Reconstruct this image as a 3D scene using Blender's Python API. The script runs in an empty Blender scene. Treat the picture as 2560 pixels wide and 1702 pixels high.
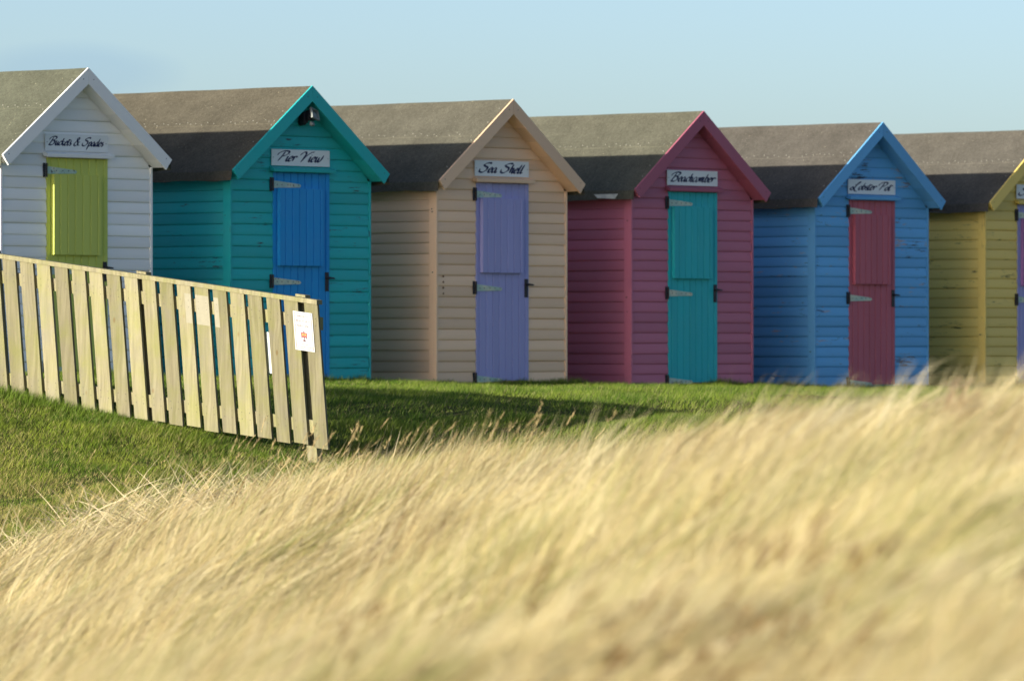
import bpy, math, random
import numpy as np
from mathutils import Vector, Matrix

random.seed(7)
rng = np.random.default_rng(11)
sc = bpy.context.scene
COL = sc.collection
R = math.radians
PI = math.pi

# ------------------------------------------------------------------ helpers
def tag(o, label=None, cat=None, group=None, kind=None):
    if label: o['label'] = label
    if cat: o['category'] = cat
    if group: o['group'] = group
    if kind: o['kind'] = kind
    return o

def empty(name, loc, rz=0):
    o = bpy.data.objects.new(name, None)
    COL.objects.link(o)
    o.location = loc
    o.rotation_euler = (0, 0, rz)
    o.empty_display_size = .2
    return o

class MB:
    """collects polygons, each with a material slot and a random value"""
    def __init__(s):
        s.v = []; s.f = []; s.m = []; s.r = []
    def poly(s, pts, m=0, r=0.5):
        b = len(s.v)
        s.v += [tuple(p) for p in pts]
        s.f.append(list(range(b, b + len(pts)))); s.m.append(m); s.r.append(r)
    def hexa(s, p, m=0, r=0.5):
        # p: 8 corners, bottom four counter-clockwise, then top four
        b = len(s.v)
        s.v += [tuple(q) for q in p]
        for q in ((0, 3, 2, 1), (4, 5, 6, 7), (0, 1, 5, 4), (1, 2, 6, 5), (2, 3, 7, 6), (3, 0, 4, 7)):
            s.f.append([b + k for k in q]); s.m.append(m); s.r.append(r)
    def box(s, x0, x1, y0, y1, z0, z1, m=0, r=0.5):
        s.hexa([(x0, y0, z0), (x1, y0, z0), (x1, y1, z0), (x0, y1, z0),
                (x0, y0, z1), (x1, y0, z1), (x1, y1, z1), (x0, y1, z1)], m, r)
    def extrude(s, prof, a, b, m=0, r=0.5, caps=True):
        """prof: list of 2-tuples; a(p), b(p): map a profile point to the two ends"""
        n = len(prof); base = len(s.v)
        s.v += [tuple(a(p)) for p in prof] + [tuple(b(p)) for p in prof]
        for i in range(n):
            j = (i + 1) % n
            s.f.append([base + i, base + j, base + n + j, base + n + i]); s.m.append(m); s.r.append(r)
        if caps:
            s.f.append([base + i for i in range(n)][::-1]); s.m.append(m); s.r.append(r)
            s.f.append([base + n + i for i in range(n)]); s.m.append(m); s.r.append(r)
    def cyl(s, c0, c1, r0, r1=None, n=10, m=0, r=0.5):
        r1 = r0 if r1 is None else r1
        c0 = Vector(c0); c1 = Vector(c1); d = (c1 - c0).normalized()
        t = Vector((0, 0, 1)) if abs(d.z) < .9 else Vector((1, 0, 0))
        u = d.cross(t).normalized(); w = d.cross(u)
        pr = [(math.cos(2 * PI * i / n), math.sin(2 * PI * i / n)) for i in range(n)]
        s.extrude(pr, lambda p: c0 + r0 * (u * p[0] + w * p[1]), lambda p: c1 + r1 * (u * p[0] + w * p[1]), m, r)
    def build(s, name, mats, parent=None, bevel=0, smooth=False):
        me = bpy.data.meshes.new(name)
        me.from_pydata(s.v, [], s.f)
        mats = mats if isinstance(mats, (list, tuple)) else [mats]
        for m in mats: me.materials.append(m)
        me.polygons.foreach_set('material_index', s.m)
        at = me.attributes.new('var', 'FLOAT', 'FACE')
        at.data.foreach_set('value', s.r)
        me.update()
        import bmesh
        bm = bmesh.new(); bm.from_mesh(me)
        bmesh.ops.recalc_face_normals(bm, faces=bm.faces)
        bm.to_mesh(me); bm.free()
        if smooth:
            me.polygons.foreach_set('use_smooth', [True] * len(me.polygons))
        o = bpy.data.objects.new(name, me)
        COL.objects.link(o)
        if parent: o.parent = parent
        if bevel:
            md = o.modifiers.new('bevel', 'BEVEL'); md.width = bevel; md.segments = 2; md.limit_method = 'ANGLE'
        return o

# ------------------------------------------------------------------ materials
def new_mat(name):
    m = bpy.data.materials.new(name); m.use_nodes = True
    nt = m.node_tree
    return m, nt, nt.nodes['Principled BSDF']

def N(nt, typ, **kw):
    n = nt.nodes.new(typ)
    for k, v in kw.items():
        if k in ('operation', 'blend_type', 'data_type', 'attribute_name', 'attribute_type', 'noise_dimensions', 'feature', 'noise_type', 'normalize'):
            setattr(n, k, v)
        else:
            n.inputs[k].default_value = v
    return n

def mixcol(nt, fac, a, b, mode='MIX'):
    n = nt.nodes.new('ShaderNodeMix'); n.data_type = 'RGBA'; n.blend_type = mode
    for inp, val in ((n.inputs[0], fac), (n.inputs[6], a), (n.inputs[7], b)):
        if hasattr(val, 'links') or hasattr(val, 'is_linked'):
            nt.links.new(val, inp)
        elif isinstance(val, (tuple, list)):
            inp.default_value = (*val[:3], 1)
        else:
            inp.default_value = val
    return n.outputs[2]

def noise(nt, coord, scale, vec=(1, 1, 1), detail=4, rough=.55, seed=0.0):
    mp = N(nt, 'ShaderNodeMapping'); mp.inputs['Scale'].default_value = vec
    mp.inputs['Location'].default_value = (seed * 3.7, seed * 5.1, seed * 2.3)
    nt.links.new(coord, mp.inputs['Vector'])
    n = N(nt, 'ShaderNodeTexNoise', Scale=scale, Detail=detail, Roughness=rough)
    nt.links.new(mp.outputs[0], n.inputs['Vector'])
    return n.outputs['Fac']

def ramp(nt, fac, stops):
    n = nt.nodes.new('ShaderNodeValToRGB')
    while len(n.color_ramp.elements) < len(stops): n.color_ramp.elements.new(.5)
    for e, (p, c) in zip(n.color_ramp.elements, stops):
        e.position = p
        e.color = (c, c, c, 1) if not isinstance(c, (tuple, list)) else (*c, 1)
    nt.links.new(fac, n.inputs[0])
    return n.outputs[0]

def math_(nt, op, a, b=0.0):
    n = nt.nodes.new('ShaderNodeMath'); n.operation = op
    for i, v in enumerate((a, b)):
        if isinstance(v, (int, float)): n.inputs[i].default_value = v
        else: nt.links.new(v, n.inputs[i])
    return n.outputs[0]

def paint(name, col, grain=(1.5, 1.5, 45), seed=0.0, peel=0.0, peel_cols=((.22, .2, .18), (.5, .3, .22)), rough=.5, dirt=.25, varamt=.22):
    """weathered gloss paint over timber; grain = noise stretch along the boards"""
    m, nt, b = new_mat(name)
    tc = N(nt, 'ShaderNodeTexCoord').outputs['Object']
    va = N(nt, 'ShaderNodeAttribute', attribute_name='var').outputs['Fac']
    # tone difference from board to board
    f = math_(nt, 'ADD', math_(nt, 'MULTIPLY', va, varamt), 1 - varamt * .5)
    c0 = mixcol(nt, 1.0, col, f, 'MULTIPLY')
    # soft blotches of fading and grime
    n1 = noise(nt, tc, 2.3, (1, 1, 1), 5, .6, seed)
    g1 = ramp(nt, n1, [(.35, 0), (.75, 1)])
    fade = tuple(min(1, c * .8 + .12) for c in col)
    c1 = mixcol(nt, math_(nt, 'MULTIPLY', g1, .22), c0, fade)
    n2 = noise(nt, tc, 1.7, grain, 6, .65, seed + 3)
    g2 = ramp(nt, n2, [(.56, 0), (.80, 1)])
    c2 = mixcol(nt, math_(nt, 'MULTIPLY', g2, dirt), c1, tuple(c * .35 for c in col))
    out = c2
    bumpsrc = n2
    if peel > 0:
        big = noise(nt, tc, 2.6, (1, 1, 2.5), 3, .5, seed + 9)
        fine = noise(nt, tc, 5.5, (grain[0] * .55, grain[1] * .55, grain[2] * .20), 7, .72, seed + 17)
        s = math_(nt, 'ADD', math_(nt, 'MULTIPLY', fine, .72), math_(nt, 'MULTIPLY', big, .38))
        s = math_(nt, 'ADD', s, math_(nt, 'MULTIPLY', va, .10))
        pk = ramp(nt, s, [(.735 - peel * .1, 0), (.75 - peel * .1, 1)])
        which = ramp(nt, noise(nt, tc, 3.1, (1, 1, 1), 2, .5, seed + 5), [(.45, 0), (.55, 1)])
        pc = mixcol(nt, which, peel_cols[0], peel_cols[1])
        out = mixcol(nt, pk, out, pc)
    nt.links.new(out, b.inputs['Base Color'])
    rr = math_(nt, 'ADD', math_(nt, 'MULTIPLY', n1, .3), rough - .12)
    nt.links.new(rr, b.inputs['Roughness'])
    b.inputs['Specular IOR Level'].default_value = .3
    bp = N(nt, 'ShaderNodeBump', Strength=.35, Distance=.004)
    nt.links.new(bumpsrc, bp.inputs['Height'])
    nt.links.new(bp.outputs[0], b.inputs['Normal'])
    return m

def felt(name, seed, tint):
    m, nt, b = new_mat(name)
    tc = N(nt, 'ShaderNodeTexCoord').outputs['Object']
    fine = noise(nt, tc, 160, (1, 1, 1), 2, .7, seed)
    mid = noise(nt, tc, 30, (1, 1, 1), 5, .7, seed)
    big = noise(nt, tc, 2.2, (1, 1, 1), 6, .65, seed + 2)
    c = mixcol(nt, ramp(nt, big, [(.3, 0), (.7, 1)]), tuple(t * .78 for t in tint), tuple(t * 1.15 for t in tint))
    c = mixcol(nt, ramp(nt, mid, [(.35, 0), (.65, 1)]), mixcol(nt, 1., c, (.68, .68, .68), 'MULTIPLY'), c)
    c = mixcol(nt, ramp(nt, fine, [(.4, 0), (.62, 1)]), mixcol(nt, 1., c, (.62, .6, .6), 'MULTIPLY'), c)
    sp = ramp(nt, noise(nt, tc, 75, (1, 1, 1), 1, .5, seed + 6), [(.76, 0), (.78, 1)])
    c = mixcol(nt, math_(nt, 'MULTIPLY', sp, .7), c, (.62, .55, .38))
    li = ramp(nt, noise(nt, tc, 9, (1, 1, 1), 5, .8, seed + 8), [(.70, 0), (.74, 1)])
    c = mixcol(nt, math_(nt, 'MULTIPLY', li, .4), c, (.45, .40, .2))
    nt.links.new(c, b.inputs['Base Color'])
    b.inputs['Roughness'].default_value = .95
    b.inputs['Specular IOR Level'].default_value = .1
    bp = N(nt, 'ShaderNodeBump', Strength=.8, Distance=.006)
    nt.links.new(mid, bp.inputs['Height']); nt.links.new(bp.outputs[0], b.inputs['Normal'])
    return m

def simple(name, col, rough=.5, metal=0, spec=.4, nscale=20, namt=.25):
    m, nt, b = new_mat(name)
    tc = N(nt, 'ShaderNodeTexCoord').outputs['Object']
    n = noise(nt, tc, nscale, (1, 1, 1), 5, .65)
    c = mixcol(nt, math_(nt, 'MULTIPLY', ramp(nt, n, [(.4, 0), (.7, 1)]), namt), col, tuple(c * .4 for c in col))
    nt.links.new(c, b.inputs['Base Color'])
    b.inputs['Roughness'].default_value = rough
    b.inputs['Metallic'].default_value = metal
    b.inputs['Specular IOR Level'].default_value = spec
    return m

def strap_metal(name, seed):
    # old white / pale green paint flaking off a tee hinge
    m, nt, b = new_mat(name)
    tc = N(nt, 'ShaderNodeTexCoord').outputs['Object']
    n = noise(nt, tc, 26, (1, 1, 1), 5, .7, seed)
    n2 = noise(nt, tc, 9, (1, 1, 1), 3, .6, seed + 4)
    c = mixcol(nt, ramp(nt, n2, [(.4, 0), (.6, 1)]), (.42, .58, .50), (.66, .68, .52))
    c = mixcol(nt, ramp(nt, n, [(.60, 0), (.66, 1)]), c, (.10, .09, .07))
    nt.links.new(c, b.inputs['Base Color']); b.inputs['Roughness'].default_value = .6
    return m

def fence_wood(name, seed=0.0, bright=1.0):
    m, nt, b = new_mat(name)
    tc = N(nt, 'ShaderNodeTexCoord').outputs['Object']
    va = N(nt, 'ShaderNodeAttribute', attribute_name='var').outputs['Fac']
    wn = noise(nt, tc, 3.0, (1, 1, .35), 2, .5, seed)
    # wood grain: stretched along the picket, warped round knots
    mp = N(nt, 'ShaderNodeMapping'); mp.inputs['Scale'].default_value = (26, 26, 1.1)
    nt.links.new(tc, mp.inputs['Vector'])
    addv = nt.nodes.new('ShaderNodeVectorMath'); addv.operation = 'ADD'
    sc3 = nt.nodes.new('ShaderNodeVectorMath'); sc3.operation = 'SCALE'
    comb = nt.nodes.new('ShaderNodeCombineXYZ')
    nt.links.new(wn, comb.inputs[0]); nt.links.new(va, comb.inputs[1])
    nt.links.new(comb.outputs[0], sc3.inputs[0]); sc3.inputs['Scale'].default_value = 4
    nt.links.new(mp.outputs[0], addv.inputs[0]); nt.links.new(sc3.outputs[0], addv.inputs[1])
    gr = N(nt, 'ShaderNodeTexNoise', Scale=1.6, Detail=5, Roughness=.65)
    nt.links.new(addv.outputs[0], gr.inputs['Vector'])
    g = ramp(nt, gr.outputs['Fac'], [(.3, 0), (.7, 1)])
    lo = tuple(c * bright for c in (.34, .30, .17)); hi = tuple(c * bright for c in (.64, .58, .37))
    c = mixcol(nt, g, lo, hi)
    # green algae, mostly in patches
    al = ramp(nt, noise(nt, tc, 3.2, (1.6, 1, .9), 5, .65, seed + 4), [(.42, 0), (.66, 1)])
    c = mixcol(nt, math_(nt, 'MULTIPLY', al, .6), c, tuple(c_ * bright for c_ in (.44, .45, .13)))
    gy = ramp(nt, noise(nt, tc, 2.2, (2, 1, 1.2), 4, .6, seed + 14), [(.5, 0), (.72, 1)])
    c = mixcol(nt, math_(nt, 'MULTIPLY', gy, .5), c, tuple(c_ * bright for c_ in (.40, .37, .30)))
    # knots
    vo = N(nt, 'ShaderNodeTexVoronoi', Scale=3.1)
    mp2 = N(nt, 'ShaderNodeMapping'); mp2.inputs['Scale'].default_value = (1.6, 1, .75)
    mp2.inputs['Location'].default_value = (seed, seed, seed * 2)
    nt.links.new(tc, mp2.inputs['Vector']); nt.links.new(mp2.outputs[0], vo.inputs['Vector'])
    kn = ramp(nt, vo.outputs['Distance'], [(.035, 1), (.075, 0)])
    c = mixcol(nt, math_(nt, 'MULTIPLY', kn, .75), c, (.15, .10, .04))
    f = math_(nt, 'ADD', math_(nt, 'MULTIPLY', va, .42), .72)
    c = mixcol(nt, 1.0, c, f, 'MULTIPLY')
    nt.links.new(c, b.inputs['Base Color'])
    b.inputs['Roughness'].default_value = .8
    b.inputs['Specular IOR Level'].default_value = .2
    bp = N(nt, 'ShaderNodeBump', Strength=.5, Distance=.003)
    nt.links.new(gr.outputs['Fac'], bp.inputs['Height']); nt.links.new(bp.outputs[0], b.inputs['Normal'])
    return m

# ------------------------------------------------------------------ camera
F_PX = 14914.85                      # focal length in pixels of the 2560 px wide photo
cam_d = bpy.data.cameras.new('camera'); cam = bpy.data.objects.new('camera', cam_d); COL.objects.link(cam)
cam.location = (0, 0, 0); cam.rotation_euler = (R(90) + .000162, 0, 0)
cam_d.sensor_width = 36; cam_d.lens = 36 * F_PX / 2560
cam_d.clip_start = .5; cam_d.clip_end = 8000
cam_d.dof.use_dof = True; cam_d.dof.focus_distance = 51.5; cam_d.dof.aperture_fstop = 3.9
sc.camera = cam

# ------------------------------------------------------------------ row of huts: where they stand
A = R(47.38)                        # the row recedes to the right
CA, SA = math.cos(A), math.sin(A)
T0 = (-4.4257, 60.5357)
TS = [0, 3.2322, 6.3573, 9.5359, 12.7442, 15.9359]
ZB = [-.334, -.4137, -.461, -.4993, -.539, -.540]
HUTP = [(T0[0] + t * CA, T0[1] + t * SA, z) for t, z in zip(TS, ZB)]

# ------------------------------------------------------------------ terrain
CP = []
for (x, y, z) in HUTP:
    CP += [(x, y, z - .02), (x - SA * 3, y + CA * 3, z - .02), (x + .3, y - 3.2, z - .07)]
CP += [(-9, 58, -.25), (-9, 70, -.3), (12, 78, -.55), (12, 66, -.6), (0, 85, -.5), (-8, 85, -.4), (10, 92, -.5),
       (-1.2, 58.8, -.50), (1.1, 55.6, -.64), (1.1, 60, -.52), (4, 62, -.57), (4, 56, -.68), (7, 60, -.62),
       (-4.58, 53.4, -.47), (-3.2, 52.72, -.74), (-1.67, 52, -1.08), (-6.5, 54.4, -.20), (-2.6, 56.5, -.58), (-5, 57, -.38),
       (0, 51.5, -1.12), (2.2, 51, -1.10), (0, 47.5, -1.32), (-2.0, 49.5, -1.24), (-4.6, 50.4, -1.0), (-4.5, 48.4, -1.26), (-3, 50.1, -1.10),
       (-6.5, 50, -.8), (-6, 46, -1.4),
       (-4, 46, -1.50), (-2.4, 46.2, -1.30), (-4, 42, -1.68), (-3, 36, -1.75), (-2, 28, -1.60), (-1.2, 20, -1.33), (-.8, 14, -1.05), (-.6, 10, -.86),
       (-5, 30, -2.1), (-5, 20, -2.0), (-3, 12, -1.4),
       (0, 12, -1.0), (0, 20, -1.10), (0, 27, -1.03), (.1, 33, -.86), (.45, 31.5, -.75), (-.8, 38.5, -1.03), (-1.2, 42.5, -1.18), (.6, 40, -1.15), (2.5, 42, -1.1),
       (1.66, 24, -.40), (1.325, 26, -.40), (1.06, 28, -.49), (.86, 30, -.58), (2.3, 24, -.44), (2.8, 28, -.45), (1.25, 18, -.66), (1, 13, -.76), (.8, 10, -.74), (2.4, 16, -.5),
       (1.4, 34, -.92), (2.6, 36, -.9), (4.5, 30, -.5), (4.5, 38, -.9), (5.5, 48, -.9),
       (0, 4, -1.0), (3, 5, -.9), (-3, 5, -1.1)]
CP = np.array(CP)
SX = 1.7
def _K(r2):
    return np.where(r2 > 1e-9, .5 * r2 * np.log(np.maximum(r2, 1e-9)), 0)
_P = CP[:, :2] * np.array([SX, 1])
_n = len(_P)
_M = np.zeros((_n + 3, _n + 3))
_M[:_n, :_n] = _K(((_P[:, None] - _P[None]) ** 2).sum(-1)) + np.eye(_n) * .12
_M[:_n, _n] = 1; _M[:_n, _n + 1:] = _P; _M[_n, :_n] = 1; _M[_n + 1:, :_n] = _P.T
_W = np.linalg.solve(_M, np.concatenate([CP[:, 2], [0, 0, 0]]))
def smooth01(t):
    t = np.clip(t, 0, 1); return t * t * (3 - 2 * t)

_perm = rng.random((64, 64))
def vnoise(x, y, s):
    """smooth value noise 0..1"""
    x = np.asarray(x) / s; y = np.asarray(y) / s
    xi = np.floor(x).astype(int); yi = np.floor(y).astype(int)
    fx = smooth01(x - xi); fy = smooth01(y - yi)
    g = lambda a, b: _perm[a % 64, b % 64]
    return (g(xi, yi) * (1 - fx) + g(xi + 1, yi) * fx) * (1 - fy) + (g(xi, yi + 1) * (1 - fx) + g(xi + 1, yi + 1) * fx) * fy

def ground_z(x, y):
    x = np.asarray(x, float); y = np.asarray(y, float)
    sh = x.shape; xf = x.ravel(); yf = y.ravel()
    out = np.empty(len(xf))
    for i in range(0, len(xf), 40000):
        q = np.stack([np.clip(xf[i:i + 40000], -9, 13) * SX, np.clip(yf[i:i + 40000], 4, 92)], 1)
        out[i:i + 40000] = _K(((q[:, None] - _P[None]) ** 2).sum(-1)) @ _W[:_n] + _W[_n] + q @ _W[_n + 1:]
    d = np.maximum(np.maximum(np.maximum(-9 - xf, xf - 13), np.maximum(4 - yf, yf - 92)), 0)
    f = smooth01(d / 30)
    out = out * (1 - f) + (-.6) * f
    lump = (vnoise(xf + 31, yf + 7, 1.3) - .5) * .05 + (vnoise(xf + 3, yf + 70, .45) - .5) * .022
    near = smooth01((50 - yf) / 6)
    lump *= (1 + near * 1.8)
    out = out + lump * (1 - f)
    return out.reshape(sh)

def axis(lo, hi, step, far, grow=1.35):
    a = list(np.arange(lo, hi + step * .5, step)); s = step
    left = []; x = lo
    while x > -far: s *= grow; x -= s; left.append(x)
    s = step; right = []; x = a[-1]
    while x < far: s *= grow; x += s; right.append(x)
    return np.array(left[::-1] + a + right)
gx = axis(-9, 13, .14, 2500); gy = axis(5, 84, .2, 2500)
XX, YY = np.meshgrid(gx, gy)
ZZ = ground_z(XX, YY)
me = bpy.data.meshes.new('ground')
nx, ny = len(gx), len(gy)
idx = np.arange(nx * ny).reshape(ny, nx)
quads = np.stack([idx[:-1, :-1], idx[:-1, 1:], idx[1:, 1:], idx[1:, :-1]], -1).reshape(-1, 4)
me.vertices.add(nx * ny); me.vertices.foreach_set('co', np.stack([XX, YY, ZZ], -1).ravel())
me.loops.add(quads.size); me.loops.foreach_set('vertex_index', quads.ravel())
me.polygons.add(len(quads)); me.polygons.foreach_set('loop_start', np.arange(0, quads.size, 4))
me.polygons.foreach_set('use_smooth', np.ones(len(quads), bool))
me.update(); me.validate()
gm, nt, b = new_mat('turf_and_sand')
tc = N(nt, 'ShaderNodeTexCoord').outputs['Object']
n1 = noise(nt, tc, 1.1, (1, 1, 1), 6, .65); n2 = noise(nt, tc, 14, (1, 1, 1), 5, .7)
c = mixcol(nt, ramp(nt, n1, [(.35, 0), (.65, 1)]), (.030, .048, .010), (.075, .080, .022))
c = mixcol(nt, ramp(nt, n2, [(.45, 0), (.7, 1)]), c, (.13, .10, .05))
sep = nt.nodes.new('ShaderNodeSeparateXYZ'); nt.links.new(tc, sep.inputs[0])
dune = ramp(nt, math_(nt, 'MULTIPLY', sep.outputs['Y'], .01), [(.425, 1), (.47, 0)])
c = mixcol(nt, dune, c, mixcol(nt, ramp(nt, n2, [(.3, 0), (.7, 1)]), (.24, .19, .09), (.36, .29, .15)))
nt.links.new(c, b.inputs['Base Color']); b.inputs['Roughness'].default_value = 1
b.inputs['Specular IOR Level'].default_value = .05
me.materials.append(gm)
ground = bpy.data.objects.new('ground', me); COL.objects.link(ground); tag(ground, kind='structure')

# ------------------------------------------------------------------ grass
def grass_mat(name, trans=.35, rough=.55):
    m, nt, b = new_mat(name)
    at = N(nt, 'ShaderNodeAttribute', attribute_name='col').outputs['Color']
    nt.links.new(at, b.inputs['Base Color'])
    b.inputs['Roughness'].default_value = rough
    b.inputs['Specular IOR Level'].default_value = .25
    tr = nt.nodes.new('ShaderNodeBsdfTranslucent'); nt.links.new(at, tr.inputs['Color'])
    mx = nt.nodes.new('ShaderNodeMixShader'); mx.inputs[0].default_value = trans
    nt.links.new(b.outputs[0], mx.inputs[1]); nt.links.new(tr.outputs[0], mx.inputs[2])
    nt.links.new(mx.outputs[0], nt.nodes['Material Output'].inputs['Surface'])
    return m

class Blades:
    def __init__(s): s.co = []; s.lv = []; s.ls = []; s.col = []; s.nv = 0; s.nl = 0
    def add(s, P, az, L, w, th0, th1, col, K=3, wide=None):
        """P (n,3) roots, az lean azimuth, L length, w width, th0/th1 lean at root / tip, col (n,3)"""
        n = len(P)
        D = np.stack([np.cos(az), np.sin(az), np.zeros(n)], 1)
        phi = rng.uniform(0, PI, n)
        Wd = np.stack([np.cos(phi), np.sin(phi), rng.uniform(-.3, .3, n)], 1)
        pos = P.copy(); V = []
        tang0 = D * np.sin(th0)[:, None]; tang0[:, 2] += np.cos(th0)
        Wv = np.cross(tang0, Wd); Wv /= np.linalg.norm(Wv, axis=1)[:, None] + 1e-9
        for k in range(K + 1):
            t = k / K
            hw = (w * .5 * (1 - t ** 1.6))[:, None]
            if k < K: V += [pos - Wv * hw, pos + Wv * hw]
            else: V += [pos.copy()]
            th = th0 + (th1 - th0) * ((k + .5) / K)
            T = D * np.sin(th)[:, None]; T[:, 2] += np.cos(th)
            pos = pos + T * (L / K)[:, None]
        m = 2 * K + 1
        V = np.stack(V, 1)                      # n,m,3
        base = s.nv + np.arange(n)[:, None] * m
        pat = []; st = []; o = 0
        for k in range(K - 1):
            pat += [2 * k, 2 * k + 1, 2 * k + 3, 2 * k + 2]; st.append(o); o += 4
        pat += [2 * K - 2, 2 * K - 1, 2 * K]; st.append(o); o += 3
        s.co.append(V.reshape(-1, 3).astype(np.float32))
        s.lv.append((base + np.array(pat)[None]).ravel())
        s.ls.append((s.nl + np.arange(n)[:, None] * o + np.array(st)[None]).ravel())
        s.col.append(np.repeat(col, m, axis=0).astype(np.float32))
        s.nv += n * m; s.nl += n * o
        return pos
    def build(s, name, mat):
        co = np.concatenate(s.co); lv = np.concatenate(s.lv); ls = np.concatenate(s.ls); col = np.concatenate(s.col)
        me = bpy.data.meshes.new(name)
        me.vertices.add(len(co)); me.vertices.foreach_set('co', co.ravel())
        me.loops.add(len(lv)); me.loops.foreach_set('vertex_index', lv.astype(np.int32))
        me.polygons.add(len(ls)); me.polygons.foreach_set('loop_start', ls.astype(np.int32))
        a = me.attributes.new('col', 'FLOAT_COLOR', 'POINT')
        a.data.foreach_set('color', np.concatenate([col, np.ones((len(col), 1), np.float32)], 1).ravel())
        me.update()
        me.materials.append(mat)
        o = bpy.data.objects.new(name, me); COL.objects.link(o)
        return o

def in_view(x, y, pad):
    return np.abs(x) < .0860 * y + pad

def dune_edge(x):
    """distance at which the long dune grass stops and the mown turf begins"""
    e = 47.2 - smooth01((x + 1.6) / 2.5) * 3.0 + (vnoise(x, x * 0 + 5, .9) - .5) * 1.6 - smooth01((-3.05 - x) / .9) * 4.2
    return e

def palette(x, y, n, greenish):
    straw = np.array([.57, .465, .225]); pale = np.array([.70, .62, .37]); pink = np.array([.49, .39, .25])
    green = np.array([.27, .30, .085]); olive = np.array([.39, .36, .13]); brown = np.array([.27, .17, .07])
    r = rng.random(n)
    col = np.where((r < .50)[:, None], straw, pale)
    col = np.where((r > .82)[:, None], pink, col)
    g = vnoise(x * 1.0 + 11, y * .35 + 2, .8) * .6 + vnoise(x + 50, y * .5, .25) * .4
    pg = np.clip((g - .47) * 2.2, .05, .50) * greenish
    rr = rng.random(n)
    col = np.where((rr < pg * .55)[:, None], green, col)
    col = np.where(((rr >= pg * .55) & (rr < pg))[:, None], olive, col)
    bn = vnoise(x + 90, y * .5 + 33, .35)
    col = np.where(((bn > .68) & (rng.random(n) < .35))[:, None], brown, col)
    return col * rng.uniform(.82, 1.15, (n, 1))

marram = Blades()
def scatter(y0, y1, dens, pad):
    xm = .086 * y1 + pad
    n = int(dens * (y1 - y0) * 2 * xm)
    x = rng.uniform(-xm, xm, n); y = rng.uniform(y0, y1, n)
    k = in_view(x, y, pad)
    return x[k], y[k]

for (y0, y1, dens, L0, L1, w0, w1) in ((9.5, 16, 3400, .16, .42, .0025, .0050), (16, 24, 3000, .18, .44, .0025, .0052),
                                       (24, 34, 2600, .20, .46, .0028, .0056), (34, 43, 2300, .22, .52, .0030, .0062), (43, 49.5, 1050, .22, .60, .0038, .0085)):
    x, y = scatter(y0, y1, dens, 1.15)
    # the roots stand in tufts with hollows between them
    e = dune_edge(x)
    fade = np.clip((e - y) / np.where(x < -1.2, 2.4, 1.3), 0, 1) ** 1.4
    tuft = vnoise(x * 1.0 + 5, y * .55, .24) * .55 + vnoise(x + 15, y * .45 + 8, .75) * .45
    k = (rng.random(len(x)) < fade) & (rng.random(len(x)) < np.clip((tuft - .26) * 2.6, .10, 1))
    x, y, tuft = x[k], y[k], tuft[k]; n = len(x)
    z = ground_z(x, y) - .01
    wind = (vnoise(x + 20, y * .4 + 9, .9) - .5)
    az = rng.normal(0.05, .42, n) + wind * 1.2
    tangle = (y > 42.5) & (x < -1.0)
    az = np.where(tangle & (rng.random(n) < .45), rng.uniform(-PI, PI, n), az)
    th0 = np.clip(rng.normal(.92, .28, n) + wind * .6, .05, 1.35)
    th0 = np.where(tangle, np.clip(rng.normal(1.05, .35, n), .2, 1.5), th0)
    th1 = th0 + rng.uniform(.10, .60, n)
    L = rng.uniform(L0, L1, n) * (.35 + 1.15 * tuft)
    w = rng.uniform(w0, w1, n)
    col = palette(x, y, n, np.where(y > 40, .75, 1.0)) * (.80 + .30 * vnoise(x + 33, y * .4 + 12, .5))[:, None]
    marram.add(np.stack([x, y, z], 1), az, L, w, th0, th1, col, K=3)

# taller stems standing above the sward, each with a narrow seed head
def stems(x, y, L, th, az, hw=.012, K=4, tint=None, head=True, sw=.0042):
    n = len(x); z = ground_z(x, y)
    P = np.stack([x, y, z], 1)
    col = (np.array([.54, .44, .23]) if tint is None else np.array(tint)) * rng.uniform(.85, 1.15, (n, 1))
    w = np.full(n, sw)
    th1 = th + rng.uniform(.1, .45, n)
    tip = marram.add(P, az, L, w, th, th1, col, K=K)
    if not head: return
    D = np.stack([np.cos(az), np.sin(az), np.zeros(n)], 1)
    T = D * np.sin(th1)[:, None]; T[:, 2] += np.cos(th1)
    for j in range(9):
        q = tip - T * (L * (.03 + .022 * j))[:, None]
        marram.add(q, az + rng.normal(0, .9, n), np.full(n, .035) * rng.uniform(.7, 1.3, n), np.full(n, hw * .5),
                   th1 + rng.normal(0, .25, n), th1 + rng.normal(0, .3, n), col * np.array([.9, .85, .8]), K=2)
x, y = scatter(33, 46, 3.0, .6)
k = (y < dune_edge(x) - .3) & (x < .3); x, y = x[k], y[k]; n = len(x)
stems(x, y, rng.uniform(.38, .62, n), rng.uniform(.2, .75, n), rng.normal(.1, .4, n))
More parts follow.
